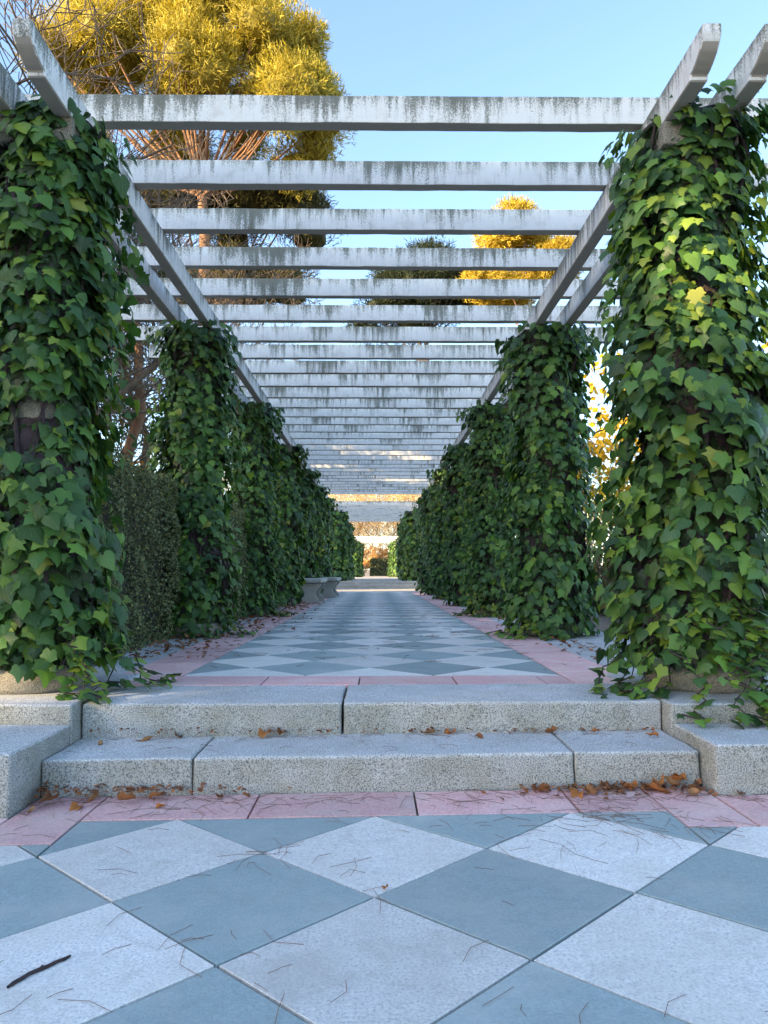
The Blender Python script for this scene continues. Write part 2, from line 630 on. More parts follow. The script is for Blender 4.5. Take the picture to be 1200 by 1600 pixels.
while y < PATH_END - 1:
    for side, (x0, x1) in enumerate(((-2.32, -1.49), (1.45, 2.28))):
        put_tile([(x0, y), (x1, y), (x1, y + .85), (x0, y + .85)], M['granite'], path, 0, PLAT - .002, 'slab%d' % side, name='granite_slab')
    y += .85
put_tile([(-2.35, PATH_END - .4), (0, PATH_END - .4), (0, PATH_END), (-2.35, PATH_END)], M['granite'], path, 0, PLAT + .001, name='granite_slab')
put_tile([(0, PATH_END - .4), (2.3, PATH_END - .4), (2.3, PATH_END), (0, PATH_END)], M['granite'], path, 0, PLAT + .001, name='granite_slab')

# gravel walk that crosses between the two pergolas, and the second, higher path
cr = link('gravel_walk', mesh_py('gravel_walk', [(-40, PATH_END, PLAT - .012), (40, PATH_END, PLAT - .012), (40, 30.6, PLAT - .012), (-40, 30.6, PLAT - .012)], [(0, 1, 2, 3)]), M['gravel'])
tag(cr, kind='structure')
p2 = link('far_path', mesh_py('far_path', [(-2.3, 31.0, PLAT2 + .004), (2.3, 31.0, PLAT2 + .004), (2.3, 84, PLAT2 + .004), (-2.3, 84, PLAT2 + .004)], [(0, 1, 2, 3)]), M['gravel'])
tag(p2, kind='structure')

# ------------------------------------------------------------------ granite steps and the side blocks
steps = empty('granite_steps', (-.015, 3.4, 0))
tag(steps, 'two broad speckled granite steps climbing to the pergola path', 'steps')


def block(x0, x1, y0, y1, z0, z1, parent, tilt, name='step_block', bev=.014, seed=0, mat='granite'):
    px, py, pz = parent.location
    cx, cy = (x0 + x1) / 2, (y0 + y1) / 2
    me = box_mesh(name, x0 - cx, x1 - cx, y0 - cy, y1 - cy, z0, z1, bev, 3, jitter=.0012, seed=seed)
    wear_mesh(me, .05, .0035, seed)
    return link(name, me, M[mat], parent, (cx - px, cy - py, tilt * cx - pz), (0, -math.atan(tilt), 0))


sx = [-1.338, -.735, .80, 1.308]
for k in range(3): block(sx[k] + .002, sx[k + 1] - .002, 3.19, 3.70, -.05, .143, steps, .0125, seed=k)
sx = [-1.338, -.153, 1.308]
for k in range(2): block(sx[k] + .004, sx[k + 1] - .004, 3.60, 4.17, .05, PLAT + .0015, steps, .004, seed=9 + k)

for side, label in ((-1, 'low granite cheek block left of the steps, under the ivy column'), (1, 'low granite cheek block right of the steps, with ivy hanging over it')):
    xi = -1.342 if side < 0 else 1.312
    t = empty('granite_block', (xi + side * .5, 3.5, 0))
    tag(t, label, 'stone block')
    yf = 2.93 if side < 0 else 3.06
    a, b_ = sorted((xi, xi + side * 1.6))
    c, d = sorted((xi + side * 1.605, xi + side * 3.2))
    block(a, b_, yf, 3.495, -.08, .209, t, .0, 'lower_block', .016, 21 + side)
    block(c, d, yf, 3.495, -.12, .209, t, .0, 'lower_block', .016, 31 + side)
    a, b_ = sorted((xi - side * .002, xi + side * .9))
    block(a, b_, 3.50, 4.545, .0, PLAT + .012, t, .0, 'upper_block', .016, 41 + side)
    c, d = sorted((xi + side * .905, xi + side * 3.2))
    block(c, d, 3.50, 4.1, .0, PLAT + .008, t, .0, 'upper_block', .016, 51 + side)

# ------------------------------------------------------------------ pergolas
LB_H, LB_W, CB_H, CB_T = .175, .086, .160, .085
IN0, OUT0, HALF = 1.5225, 1.805, 2.6


def beam_profile(y0, y1, ztop, h):
    nose = [(0, 0), (0, -.045), (.012, -.075), (.04, -.105), (.085, -.13), (.125, -.145), (.155, -.150), (.160, -h)]
    return [(y0 + a, ztop + b) for a, b in nose] + [(y1 - a, ztop + b) for a, b in nose[::-1]]


shaft_prof = [(.215, .11), (.21, .16), (.205, .5), (.203, 1.3), (.206, 1.31), (.206, 1.36), (.203, 1.37), (.190, 2.55), (.186, 2.60)]
base_prof = [(.24, -.002), (.262, .004), (.278, .03), (.282, .055), (.276, .085), (.258, .108), (.232, .118), (.222, .125)]
cap_prof = [(.186, 2.60), (.205, 2.62), (.205, 2.66), (.19, 2.68), (.20, 2.72), (.208, 2.77), (.208, 2.78)]
ME_SHAFT = lathe('shaft', shaft_prof); ME_BASE = lathe('base', base_prof, 36); ME_CAP = lathe('capital', cap_prof)
ME_ABACUS = box_mesh('abacus', -.195, .195, -.215, .215, 2.775, 2.9, .012, 2)


def pergola(name, label, y_first, n_col, pitch, zplat, y_cross0, n_cross, cpitch):
    root = empty(name, (XC, y_first, zplat))
    tag(root, label, 'pergola')
    ztop = zplat + (Z0 - PLAT) - zplat      # height of the crossbeam underside over the platform, in local coordinates
    for c in range(n_col):
        for s in (-1, 1):
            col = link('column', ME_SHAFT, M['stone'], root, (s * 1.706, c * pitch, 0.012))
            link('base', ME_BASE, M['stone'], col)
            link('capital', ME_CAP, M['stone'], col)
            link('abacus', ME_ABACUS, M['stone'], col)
    y1 = (n_col - 1) * pitch + .69
    for s in (-1, 1):
        for off in (IN0, OUT0):
            a, b_ = sorted((s * off, s * (off + LB_W)))
            cx = (a + b_) / 2
            me = extrude_profile('long_beam', beam_profile(-.69, y1, 0, LB_H), a - cx, b_ - cx)
            wear_mesh(me, .08, .0025, s * off)
            link('long_beam', me, M['beam'], root, (cx, 0, ztop))
    cmes = [wear_mesh(box_mesh('crossbeam', -HALF, HALF, 0, CB_T, 0, CB_H, .007, 2), .07, .0028, q) for q in range(5)]
    for k in range(n_cross):
        link('crossbeam', cmes[k % 5], M['beam'], root, (rnd.uniform(-.02, .02), y_cross0 - y_first + k * cpitch + rnd.uniform(-.012, .012), ztop + rnd.uniform(.001, .006)), (rnd.uniform(-.012, .012), rnd.uniform(-.0016, .0016), rnd.uniform(-.003, .003)))
    return root


pergola('pergola', 'long white concrete pergola with lichen streaks over the chequered path', COL_Y[0], 7, 3.4, PLAT, 4.154, 31, .68)
P2Y = [32.0 + 3.4 * k for k in range(4)]
pergola('pergola', 'far white pergola beyond the gravel walk, up two steps', P2Y[0], 4, 3.4, PLAT2, 31.6, 16, .68)
P3Y = [62.0 + 3.4 * k for k in range(4)]
pergola('pergola', 'farthest small pergola at the end of the path', P3Y[0], 4, 3.4, PLAT2, 61.6, 16, .68)

fs = empty('far_steps', (0, 30.8, PLAT))
tag(fs, 'pale stone steps beyond the gravel walk, up to the far pergola', 'steps')
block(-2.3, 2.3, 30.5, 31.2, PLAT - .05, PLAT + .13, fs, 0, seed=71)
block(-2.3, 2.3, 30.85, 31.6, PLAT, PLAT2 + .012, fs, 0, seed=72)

# ------------------------------------------------------------------ ivy
half = [(.0, .02), (.10, -.10), (.27, -.13), (.40, .02), (.43, .17), (.56, .36), (.36, .47), (.20, .66), (.09, .86)]
out = half + [(0, 1.0)] + [(-x, y) for x, y in half[:0:-1]]


def leaf_template(out, seed=0, fold=.26, curl=.24, centre=(0, .36)):
    r = random.Random(seed)
    w = r.uniform(.88, 1.16)
    pts = [(0, centre[1])] + [(x * w + r.uniform(-.02, .02), y + r.uniform(-.02, .02)) for x, y in out]
    f, c, tw = fold * r.uniform(.4, 1.4), curl * r.uniform(.2, 1.6), r.uniform(-.12, .12)
    V = [(x, y, -f * abs(x) - c * (y - .3) ** 2 * (1 if y > .3 else .5) + tw * x + r.uniform(-.02, .02)) for x, y in pts]
    V[0] = (0, centre[1], .02)
    n = len(out)
    return np.array(V), np.array([(0, 1 + (i + 1) % n, 1 + i) for i in range(n)]), np.array(pts)


half2 = [(.0, .02), (.12, -.12), (.30, -.12), (.44, .02), (.48, .20), (.43, .38), (.32, .56), (.19, .75), (.07, .91)]
half3 = [(.0, .02), (.12, -.06), (.30, -.16), (.46, -.02), (.34, .14), (.62, .34), (.33, .44), (.22, .62), (.10, .84)]
outs = [h + [(0, 1.0)] + [(-x, y) for x, y in h[:0:-1]] for h in (half, half2, half3)]
LEAF = [leaf_template(outs[s % 3], s) for s in range(6)]
simple_out = [(0, 0), (.32, -.08), (.52, .34), (0, 1), (-.52, .34), (-.32, -.08)]
SLEAF = [leaf_template(simple_out, s) for s in range(3)]


def ivy_tints(n, r, yellow=.10):
    base = np.array([[.050, .115, .026], [.064, .148, .028], [.095, .190, .030], [.032, .080, .026], [.042, .100, .034], [.078, .160, .042]])
    t = base[r.integers(0, len(base), n)] * r.uniform(.65, 1.4, (n, 1))
    y = r.random(n) < yellow
    t[y] = np.array([.17, .25, .035]) * r.uniform(.7, 1.25, (y.sum(), 1))
    return t


# twelve tinted variants of each leaf for the leaves that are objects of their own
_tr = np.random.default_rng(3)
TINTS = np.concatenate([ivy_tints(16, _tr, 0.0), np.array([[.16, .25, .035], [.10, .20, .035], [.25, .27, .05]])])
LEAF_ME = []
for s in range(6):
    for k in range(len(TINTS)):
        V0, F0, uv0 = LEAF[s]
        me = mesh_np('leaf', V0, F0, True, np.repeat(TINTS[k][None], len(V0), 0), uv0)
        me.materials.append(M['leaf'])
        LEAF_ME.append((s, k, me))
LEAF_ME = {(s, k): me for s, k, me in LEAF_ME}


def fbm(a, z, seed):
    r = np.random.default_rng(seed)
    v = np.zeros_like(a)
    for k in range(1, 6):
        for _ in range(2):
            v += np.sin(a * r.integers(1, 3 + k) + z * r.uniform(.8, 1.6) * k * 1.3 + r.uniform(0, 6.3)) / (k ** .7)
    return v / 4.2


def build_leaves(plant, P, N, T, size, tints, n_obj, score, simple=False, mat='leaf', r=None):
    """the n_obj best-seen leaves as objects, the rest as one stuff part"""
    S, T, N = frames(N, T)
    order = np.argsort(-score)
    objs, rest = order[:n_obj], order[n_obj:]
    base = np.array(plant.location)
    for i in objs:
        s = int(r.integers(0, 6))
        k = int(np.argmin(np.sum((TINTS - tints[i]) ** 2, 1))) if r.random() < .7 else int(r.integers(0, 16))
        o = bpy.data.objects.new('leaf', LEAF_ME[(s, k)])
        COL.objects.link(o)
        o.parent = plant
        m = Matrix(((S[i][0], T[i][0], N[i][0], 0), (S[i][1], T[i][1], N[i][1], 0), (S[i][2], T[i][2], N[i][2], 0), (0, 0, 0, 1)))
        o.matrix_basis = Matrix.Translation(Vector(P[i] - base)) @ m @ Matrix.Scale(size[i], 4)
    Vs, Fs, Cs, Us, off = [], [], [], [], 0
    temps = SLEAF if simple else LEAF
    which = r.integers(0, len(temps), len(rest))
    for s, (V0, F0, uv0) in enumerate(temps):
        idx = rest[which == s]
        if not len(idx): continue
        V, F = stamp(P[idx] - base, S[idx], T[idx], N[idx], size[idx], V0, F0)
        Vs.append(V); Fs.append(F + off); off += len(V)
        Cs.append(np.repeat(tints[idx], len(V0), 0)); Us.append(np.tile(uv0, (len(idx), 1)))
    if Vs:
        me = mesh_np('foliage', np.concatenate(Vs), np.concatenate(Fs), True, np.concatenate(Cs), np.concatenate(Us))
        o = link('foliage', me, M[mat], plant)
        o['kind'] = 'stuff'


def ivy(label, cx, cy, z0, z1, seed, n, n_obj, R0=.40, simple=False, prof=None, size=(.075, .135), extra=None, yellow=.08, spill=0, bare_at=None, hang=26):
    r = np.random.default_rng(seed)
    plant = empty('ivy_plant', (cx, cy, z0))
    tag(plant, label, 'ivy', 'ivy climbing the pergola columns')
    H = z1 - z0
    prof = prof or (lambda t: np.ones_like(t))

    def rad(a, t):
        return (R0 + .17 * fbm(a, t * 6, seed)) * prof(t)
    m = int(n * 1.7)
    a = r.uniform(0, 2 * np.pi, m)
    t = r.uniform(0.0, 1.0, m) ** .97
    hole = fbm(a * 1.0, t * 11, seed + 100) + .5 * fbm(a, t * 23, seed + 200)
    depth = r.random(m) ** 1.6
    keep = (hole > -.36) | (r.random(m) < .3)
    depth = np.where(hole > -.36, depth, .6 + .4 * depth)
    a, t, depth = a[keep][:n], t[keep][:n], depth[keep][:n]
    m = len(a)
    def off_bare(a_, t_):
        if bare_at is None: return np.ones(len(a_), bool)
        return ~((np.abs((a_ - bare_at[0] + np.pi) % (2 * np.pi) - np.pi) < bare_at[2]) & (t_ > bare_at[1] - .012) & (t_ < bare_at[1] + .045))
    kb = off_bare(a, t)
    a, t, depth = a[kb], t[kb], depth[kb]
    m = len(a)
    rr = rad(a, t) - depth * .17 + r.normal(0, .02, m) + np.where(r.random(m) < .06, r.uniform(0, .10, m), 0)
    rr = np.maximum(rr, .235)
    o = np.stack([np.cos(a), np.sin(a), np.zeros(m)], 1)
    P = np.array([cx, cy, z0]) + o * rr[:, None]
    P[:, 2] += t * H
    up = np.array([[0, 0, 1.]])
    tang = np.stack([-np.sin(a), np.cos(a), np.zeros(m)], 1)
    N = o * r.uniform(.6, 1.1, (m, 1)) + up * r.uniform(.05, .7, (m, 1)) + tang * r.normal(0, .30, (m, 1))
    T = -up * 1.0 + o * .25 + tang * r.normal(0, .55, (m, 1)) + r.normal(0, .12, (m, 3))
    sz = r.uniform(size[0], size[1], m) * np.where(r.random(m) < .12, 1.3, 1.0) * np.where(r.random(m) < .2, .7, 1.0)
    tints = ivy_tints(m, r, yellow)
    # hanging shoots that break the outline
    for q_ in range(hang):
        a0, t0, L = r.uniform(0, 2 * np.pi), r.uniform(.35, .86), r.uniform(.3, .8)
        q = int(L / .045)
        s_ = np.linspace(0, 1, q)
        aa = a0 + np.cumsum(r.normal(0, .02, q))
        tt = np.clip(t0 - s_ * L / H, .0, 1)
        rr_ = rad(aa, tt) * (1 - .3 * s_) + rad(np.array([a0]), np.array([t0]))[0] * .3 * s_ + .02 + .07 * np.sin(s_ * 2.6) + r.normal(0, .012, q)
        oo = np.stack([np.cos(aa), np.sin(aa), np.zeros(q)], 1)
        pp = np.array([cx, cy, z0]) + oo * rr_[:, None]
        pp[:, 2] += tt * H
        P = np.concatenate([P, pp]); N = np.concatenate([N, oo * .8 + up * .3 + r.normal(0, .35, (q, 3))]); T = np.concatenate([T, -up + r.normal(0, .45, (q, 3))])
        sz = np.concatenate([sz, r.uniform(size[0] * .7, size[1] * .9, q)]); tints = np.concatenate([tints, ivy_tints(q, r, .15)])
        depth = np.concatenate([depth, np.zeros(q)])
    m = len(P)
    # inner layer of small leaves, tinted dark for gap shade, that hides the stems
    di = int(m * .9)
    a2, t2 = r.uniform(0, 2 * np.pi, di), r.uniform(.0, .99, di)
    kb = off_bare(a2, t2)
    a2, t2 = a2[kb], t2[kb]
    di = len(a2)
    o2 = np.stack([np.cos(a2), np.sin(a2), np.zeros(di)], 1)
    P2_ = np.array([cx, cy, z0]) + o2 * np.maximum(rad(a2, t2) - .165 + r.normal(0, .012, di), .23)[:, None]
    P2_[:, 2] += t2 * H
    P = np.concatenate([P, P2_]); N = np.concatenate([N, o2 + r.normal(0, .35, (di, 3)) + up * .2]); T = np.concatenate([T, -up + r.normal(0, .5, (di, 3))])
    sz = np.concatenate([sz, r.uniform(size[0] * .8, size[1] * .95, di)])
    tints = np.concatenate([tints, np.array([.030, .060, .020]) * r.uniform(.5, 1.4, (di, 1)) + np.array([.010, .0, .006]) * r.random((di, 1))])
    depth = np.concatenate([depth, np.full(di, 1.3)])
    m = len(P)
    if spill:
        # trailing shoots that run down over the base and onto the paving
        for k in range(spill):
            ang = r.uniform(0, 2 * np.pi) if extra is None else extra[k % len(extra)] + r.normal(0, .2)
            L = r.uniform(.25, .75)
            q = int(14 * L / .4)
            s = np.linspace(0, 1, q)
            rad_s = .30 + s * L * .55
            aa = ang + np.cumsum(r.normal(0, .05, q))
            fx, fy = cx + np.cos(aa) * rad_s, cy + np.sin(aa) * rad_s
            floor_z = np.where(fy > 3.52, PLAT + .02, np.where(np.abs(fx) > 1.31, .225, .165))      # platform, cheek block or lower step
            pz = np.maximum(z0 + .30 * (1 - s * 1.8), floor_z + .03 * r.random(q))
            oo = np.stack([np.cos(aa), np.sin(aa), np.zeros(q)], 1)
            pp = np.stack([cx + np.cos(aa) * rad_s, cy + np.sin(aa) * rad_s, pz], 1) + r.normal(0, .02, (q, 3)) * np.array([1, 1, 0])
            P = np.concatenate([P, pp]); N = np.concatenate([N, oo * .45 + up + r.normal(0, .3, (q, 3))])
            T = np.concatenate([T, oo + r.normal(0, .5, (q, 3)) - up * .2])
            sz = np.concatenate([sz, r.uniform(size[0] * .7, size[1] * .85, q)]); tints = np.concatenate([tints, ivy_tints(q, r, .3)])
            seg = [(pp[i] - np.array([cx, cy, z0]), pp[i + 1] - np.array([cx, cy, z0]), .004, .003) for i in range(q - 1)]
            V, F = tubes(seg, 4)
            link('runner', mesh_np('runner', V, F), M['stem'], plant)
    toc = np.array([0, 0, CAM_Z]) - P
    dist = np.linalg.norm(toc, axis=1)
    Nn = N / np.linalg.norm(N, axis=1, keepdims=True)
    fac = np.sum(Nn * toc, 1) / dist
    outer = np.concatenate([1 - depth, np.ones(len(P) - m)])
    score = fac * sz * (.35 + outer) / dist
    vis = np.abs(P[:, 0] / P[:, 1]) < .49
    score = np.where(vis, score, -1)
    build_leaves(plant, P, N, T, sz, tints, n_obj, score, simple, 'leaf', r)
    # dark core around the shaft, gap shade put into its colour
    na, nz = 20, 26
    A, TT = np.meshgrid(np.linspace(0, 2 * np.pi, na, endpoint=False), np.linspace(.02, .985, nz))
    rc = np.maximum(rad(A, TT) - .17 + .03 * fbm(A * 2, TT * 30, seed + 5), .225)
    if bare_at is not None: rc = np.where(off_bare(A.ravel(), TT.ravel()).reshape(A.shape), rc, .18)
    V = np.stack([rc * np.cos(A), rc * np.sin(A), TT * H], 2).reshape(-1, 3)
    F = [(k * na + i, k * na + (i + 1) % na, (k + 1) * na + (i + 1) % na, (k + 1) * na + i) for k in range(nz - 1) for i in range(na)]
    link('gap_shade_core', mesh_np('gap_shade_core', V, np.array(F), True), M['stem'], plant)
    # a few thick winding stems
    seg = []
    for k in range(5 if simple else 12):
        a0 = r.uniform(0, 6.28)
        pts = []
        for q in range(15):
            tt = q / 14
            aa = a0 + .5 * math.sin(q * .5 + k) + r.normal(0, .06)
            rr_ = max(float(rad(np.array([aa]), np.array([tt]))[0]) - .15, .235)
            pts.append((rr_ * math.cos(aa), rr_ * math.sin(aa), tt * H * .97))
        seg += [(pts[q], pts[q + 1], .010, .009) for q in range(14)]
    V, F = tubes(seg, 4)
    link('stems', mesh_np('stems', V, F), M['stem'], plant)['kind'] = 'stuff'
    return plant


ordinal = ['nearest', 'second', 'third', 'fourth', 'fifth', 'sixth', 'seventh']
prof_L = lambda t: 0.98 - .05 * np.exp(-((t - .95) / .10) ** 2) + .16 * np.exp(-((t - .12) / .16) ** 2) - .20 * np.exp(-((t - .47) / .07) ** 2)
prof_R = lambda t: 1.02 + .10 * np.exp(-((t - .45) / .2) ** 2) + .14 * np.exp(-((t - .15) / .14) ** 2) - .10 * np.exp(-((t - .72) / .05) ** 2) - .10 * np.exp(-((t - 1.0) / .10) ** 2)
prof_M = lambda t: 1.0 + .10 * np.exp(-((t - .97) / .06) ** 2) + .10 * np.exp(-((t - .1) / .15) ** 2) + .10 * np.sin(t * 9) * .5
for k, yc in enumerate(COL_Y):
    for s, nm in ((-1, 'left'), (1, 'right')):
        if k == 0:
            lab = ('large-leaved green ivy on the nearest column left of the steps, bare stone showing' if s < 0
                   else 'large-leaved green ivy on the nearest column right of the steps, trailing over the block')
            ivy(lab, XC + s * 1.706, yc, PLAT + .15, PLAT + 3.02, 20 + s, 3900, 300, .35 if s < 0 else .385, False, prof_L if s < 0 else prof_R,
                (.045, .10), [-.5, -.2, -.9, .2] if s < 0 else [3.5, 3.9, 4.7, 5.0, 5.2, 3.3, 5.1, 4.9], .12 if s < 0 else .18, 8 if s < 0 else 18, (-1.32, .42, .5) if s < 0 else None)
        else:
            where = {6: 'last', }.get(k, ordinal[k])
            lab = 'green ivy on the %s column from the steps, %s side of the path' % (where, nm)
            ivy(lab, XC + s * 1.706, yc, PLAT + .04, PLAT + 2.95, 40 + 2 * k + s, 3500 if k < 3 else 2400, {1: 300, 2: 220}.get(k, 60 if k == 3 else 0),
                .34 if s < 0 else .385, k >= 3, prof_M, (.05, .095) if k < 3 else (.065, .11), [-.3, .1, -.8] if s < 0 else [3.3, 3.6, 4.0], .05, 4 if k < 3 else 0)
for base_y, nm in ((P2Y, 'far pergola beyond the gravel walk'), (P3Y, 'farthest small pergola')):
    for k, yc in enumerate(base_y):
        for s, sd_ in ((-1, 'left'), (1, 'right')):
            ivy('ivy on the %s column of the %s, %s side' % (['first', 'second', 'third', 'last'][k], nm, sd_), XC + s * 1.706, yc, PLAT2, PLAT2 + 2.9,
                int(200 + yc * 2 + s), 800, 0, .50, True, prof_M, (.13, .20), None, .12, 0)

# ------------------------------------------------------------------ clipped hedges
HL = np.array([(0, 0, 0), (.38, .4, .05), (0, 1, -.05), (-.38, .4, .05)])
HF = np.array([(0, 1, 2, 3)])


def hedge(label, x0, x1, y0, y1, z0, z1, n, seed, size=(.018, .032), tone=(.13, .155, .07)):
    r = np.random.default_rng(seed)
    h = empty('clipped_hedge', ((x0 + x1) / 2, (y0 + y1) / 2, z0))
    tag(h, label, 'hedge')
    c = np.array(h.location)
    d = np.array([x1 - x0, y1 - y0, z1 - z0])
    A = np.array([d[1] * d[2], d[1] * d[2], d[0] * d[2], d[0] * d[2], d[0] * d[1]])
    f = r.choice(5, n, p=A / A.sum())
    U = r.random((n, 3))
    nor = np.zeros((n, 3))
    for k, (ax, val) in enumerate(((0, 0), (0, 1), (1, 0), (1, 1), (2, 1))):
        mk = f == k
        U[mk, ax] = val
        nor[mk, ax] = 1 if val else -1
    lump = .05 * r.normal(0, .5, n) * (r.random(n) < .15) + .045 * np.sin(U[:, 1] * d[1] * 9.3 + U[:, 2] * d[2] * 7) * np.sin(U[:, 2] * d[2] * 8 + U[:, 0] * 6) + .035 * np.sin(U[:, 1] * d[1] * 3.1 + seed) + .03 * np.sin(U[:, 2] * d[2] * 4.7 + U[:, 1] * 5)
    P = (U - np.array([.5, .5, 0])) * d + nor * (lump - .07 * r.random(n) ** 2 + .01)[:, None]
    N = nor + r.normal(0, .7, (n, 3)) + np.array([0, 0, .3])
    S, T, N = frames(N, r.normal(0, 1, (n, 3)))
    V, F = stamp(P, S, T, N, r.uniform(size[0], size[1], n), HL, HF)
    t = np.array(tone) * r.uniform(.35, 1.7, (n, 1)) * np.where(r.random((n, 1)) < .12, np.array([[1.7, 1.3, 1.0]]), 1.0)
    fo = link('foliage', mesh_np('foliage', V, F, False, np.repeat(t, 4, 0)), M['leaf_matte'], h)
    fo['kind'] = 'stuff'
    link('twigs', box_mesh('twigs', -d[0] / 2 + .09, d[0] / 2 - .09, -d[1] / 2 + .09, d[1] / 2 - .09, 0, d[2] - .10, .03, 1), M['hedge_core'], h)


hz = PLAT - .02
hedge('dark clipped box hedge between the nearest and second left columns', -2.9, -1.84, 4.75, 7.3, hz, PLAT + 1.42, 70000, 1)
hedge('dark clipped box hedge between the second and third left columns', -2.75, -1.75, 7.75, 10.5, hz, PLAT + 1.42, 40000, 2)
hedge('dark clipped box hedge between the third and fourth left columns', -2.9, -1.95, 11.1, 13.9, hz, PLAT + 1.40, 15000, 3, (.03, .05))
hedge('dark low hedge beyond the right columns, under the yellow shrub', 3.3, 4.3, 6.5, 22, hz, PLAT + .62, 26000, 4, (.03, .055), (.030, .045, .022))
hedge('dark green hedge behind the stone benches on the left', -3.4, -2.5, 14.2, 24.2, hz, PLAT + 1.5, 20000, 5, (.035, .06))
hedge('dark clipped hedge block at the far end of the path', -.6, 2.4, 88, 89.5, PLAT2, PLAT2 + 1.9, 6000, 6, (.12, .2), (.06, .08, .04))

# ------------------------------------------------------------------ trees
def branch_tree(seed, base, height, r0, levels, spread, nkids, lean=(0, 0), crook=.16, first=.35, min_r=.006, shrink=.68, up=.12):
    r = random.Random(seed)
    segs, tips = [], []

    def grow(p, d, length, rad, lev):
        n = 5 if lev < 2 else 4
        for i in range(n):
            q = p + d * (length / n)
            if math.hypot(q.x - base[0], q.y - base[1]) > .5 * height: return
            r1 = max(rad * (1 - .45 / n), min_r)
            segs.append((tuple(p), tuple(q), rad, r1, lev))
            p, rad = q, r1
            d = (d + Vector((r.uniform(-1, 1), r.uniform(-1, 1), r.uniform(-.8, 1))) * crook + Vector((0, 0, up * .3))).normalized()
            if lev < levels and (i >= 1 or lev > 0):
                for _ in range(nkids[lev] if i < n - 1 else nkids[lev] + 1):
                    if r.random() < .86:
                        ax = Vector((r.uniform(-1, 1), r.uniform(-1, 1), r.uniform(-.3, .9)))
                        nd = (d * (1 - spread) + ax.normalized() * spread + Vector((0, 0, up))).normalized()
                        grow(p.copy(), nd, length * shrink * r.uniform(.7, 1.1), rad * r.uniform(.45, .65), lev + 1)
        if lev >= levels - 1: tips.append(tuple(p))
    d = Vector((lean[0], lean[1], 1)).normalized()
    p = Vector(base)
    n = 6
    rad = r0
    trunk = []
    for i in range(n):
        q = p + d * (height * first / n)
        trunk.append((tuple(p), tuple(q), rad * (1.25 if i == 0 else 1), rad * .93))
        p = q
        rad *= .93
        d = (d + Vector((r.uniform(-1, 1), r.uniform(-1, 1), 0)) * crook * .3).normalized()
    for k in range(nkids[0] + 2):
        ang = 2 * math.pi * k / (nkids[0] + 2) + r.uniform(-.4, .4)
        nd = (d * (1 - spread) + Vector((math.cos(ang), math.sin(ang), r.uniform(.2, .8))) * spread).normalized()
        grow(p.copy(), nd, height * (1 - first) * r.uniform(.55, .75), rad * .6, 1)
    return trunk, segs, tips


def local(segs, base):
    b = np.array(base)
    return [(np.array(s[0]) - b, np.array(s[1]) - b, s[2], s[3]) for s in segs]


def bare_tree(name, label, base, seed, height, r0, levels=4, spread=.55, nkids=(2, 2, 2, 2), mat='bark', leaves=0, leaf_tone=None, leaf_size=(.05, .1), cat='tree', group=None, lean=(0, 0), first=.35, shrink=.68, min_r=.006, crook=.16, up=.12):
    t = empty(name, base)
    tag(t, label, cat, group)
    trunk, segs, tips = branch_tree(seed, base, height, r0, levels, spread, nkids, lean, crook, first, min_r, shrink, up)
    V, F = tubes(local(trunk, base), 10)
    link('trunk', mesh_np('trunk', V, F, True), M[mat], t)
    V, F = tubes(local(segs, base), 5)
    link('crown', mesh_np('crown', V, F, True), M[mat], t)
    if leaves and tips:
        r = np.random.default_rng(seed)
        tp = np.array(tips) - np.array(base)
        P = tp[r.integers(0, len(tp), leaves)] + r.normal(0, .22, (leaves, 3)) * (height / 8)
        S, T, N = frames(r.normal(0, 1, (leaves, 3)), r.normal(0, 1, (leaves, 3)))
        V, F = stamp(P, S, T, N, r.uniform(leaf_size[0], leaf_size[1], leaves), HL, HF)
        c = np.array(leaf_tone) * r.uniform(.6, 1.4, (leaves, 1))
        o = link('foliage', mesh_np('foliage', V, F, False, np.repeat(c, 4, 0)), M['leaf_matte'], t)
        o['kind'] = 'stuff'
    return t


TUFT = np.array([(-.05, 0, 0), (.05, 0, 0), (.02, 1, 0), (-.02, 1, .0)])


GAPS = [((-2.22, 3.40, .50), .28), ((1.78, 3.55, 2.38), .42), ((1.3, 28.0, .3), .9), ((-1.5, 20.5, 1.6), .35), ((.1, 16.5, 3.45), .5), ((-.9, 18.6, 3.45), .35), ((.7, 21.3, 3.45), .4)]
SUND = np.array(sd)


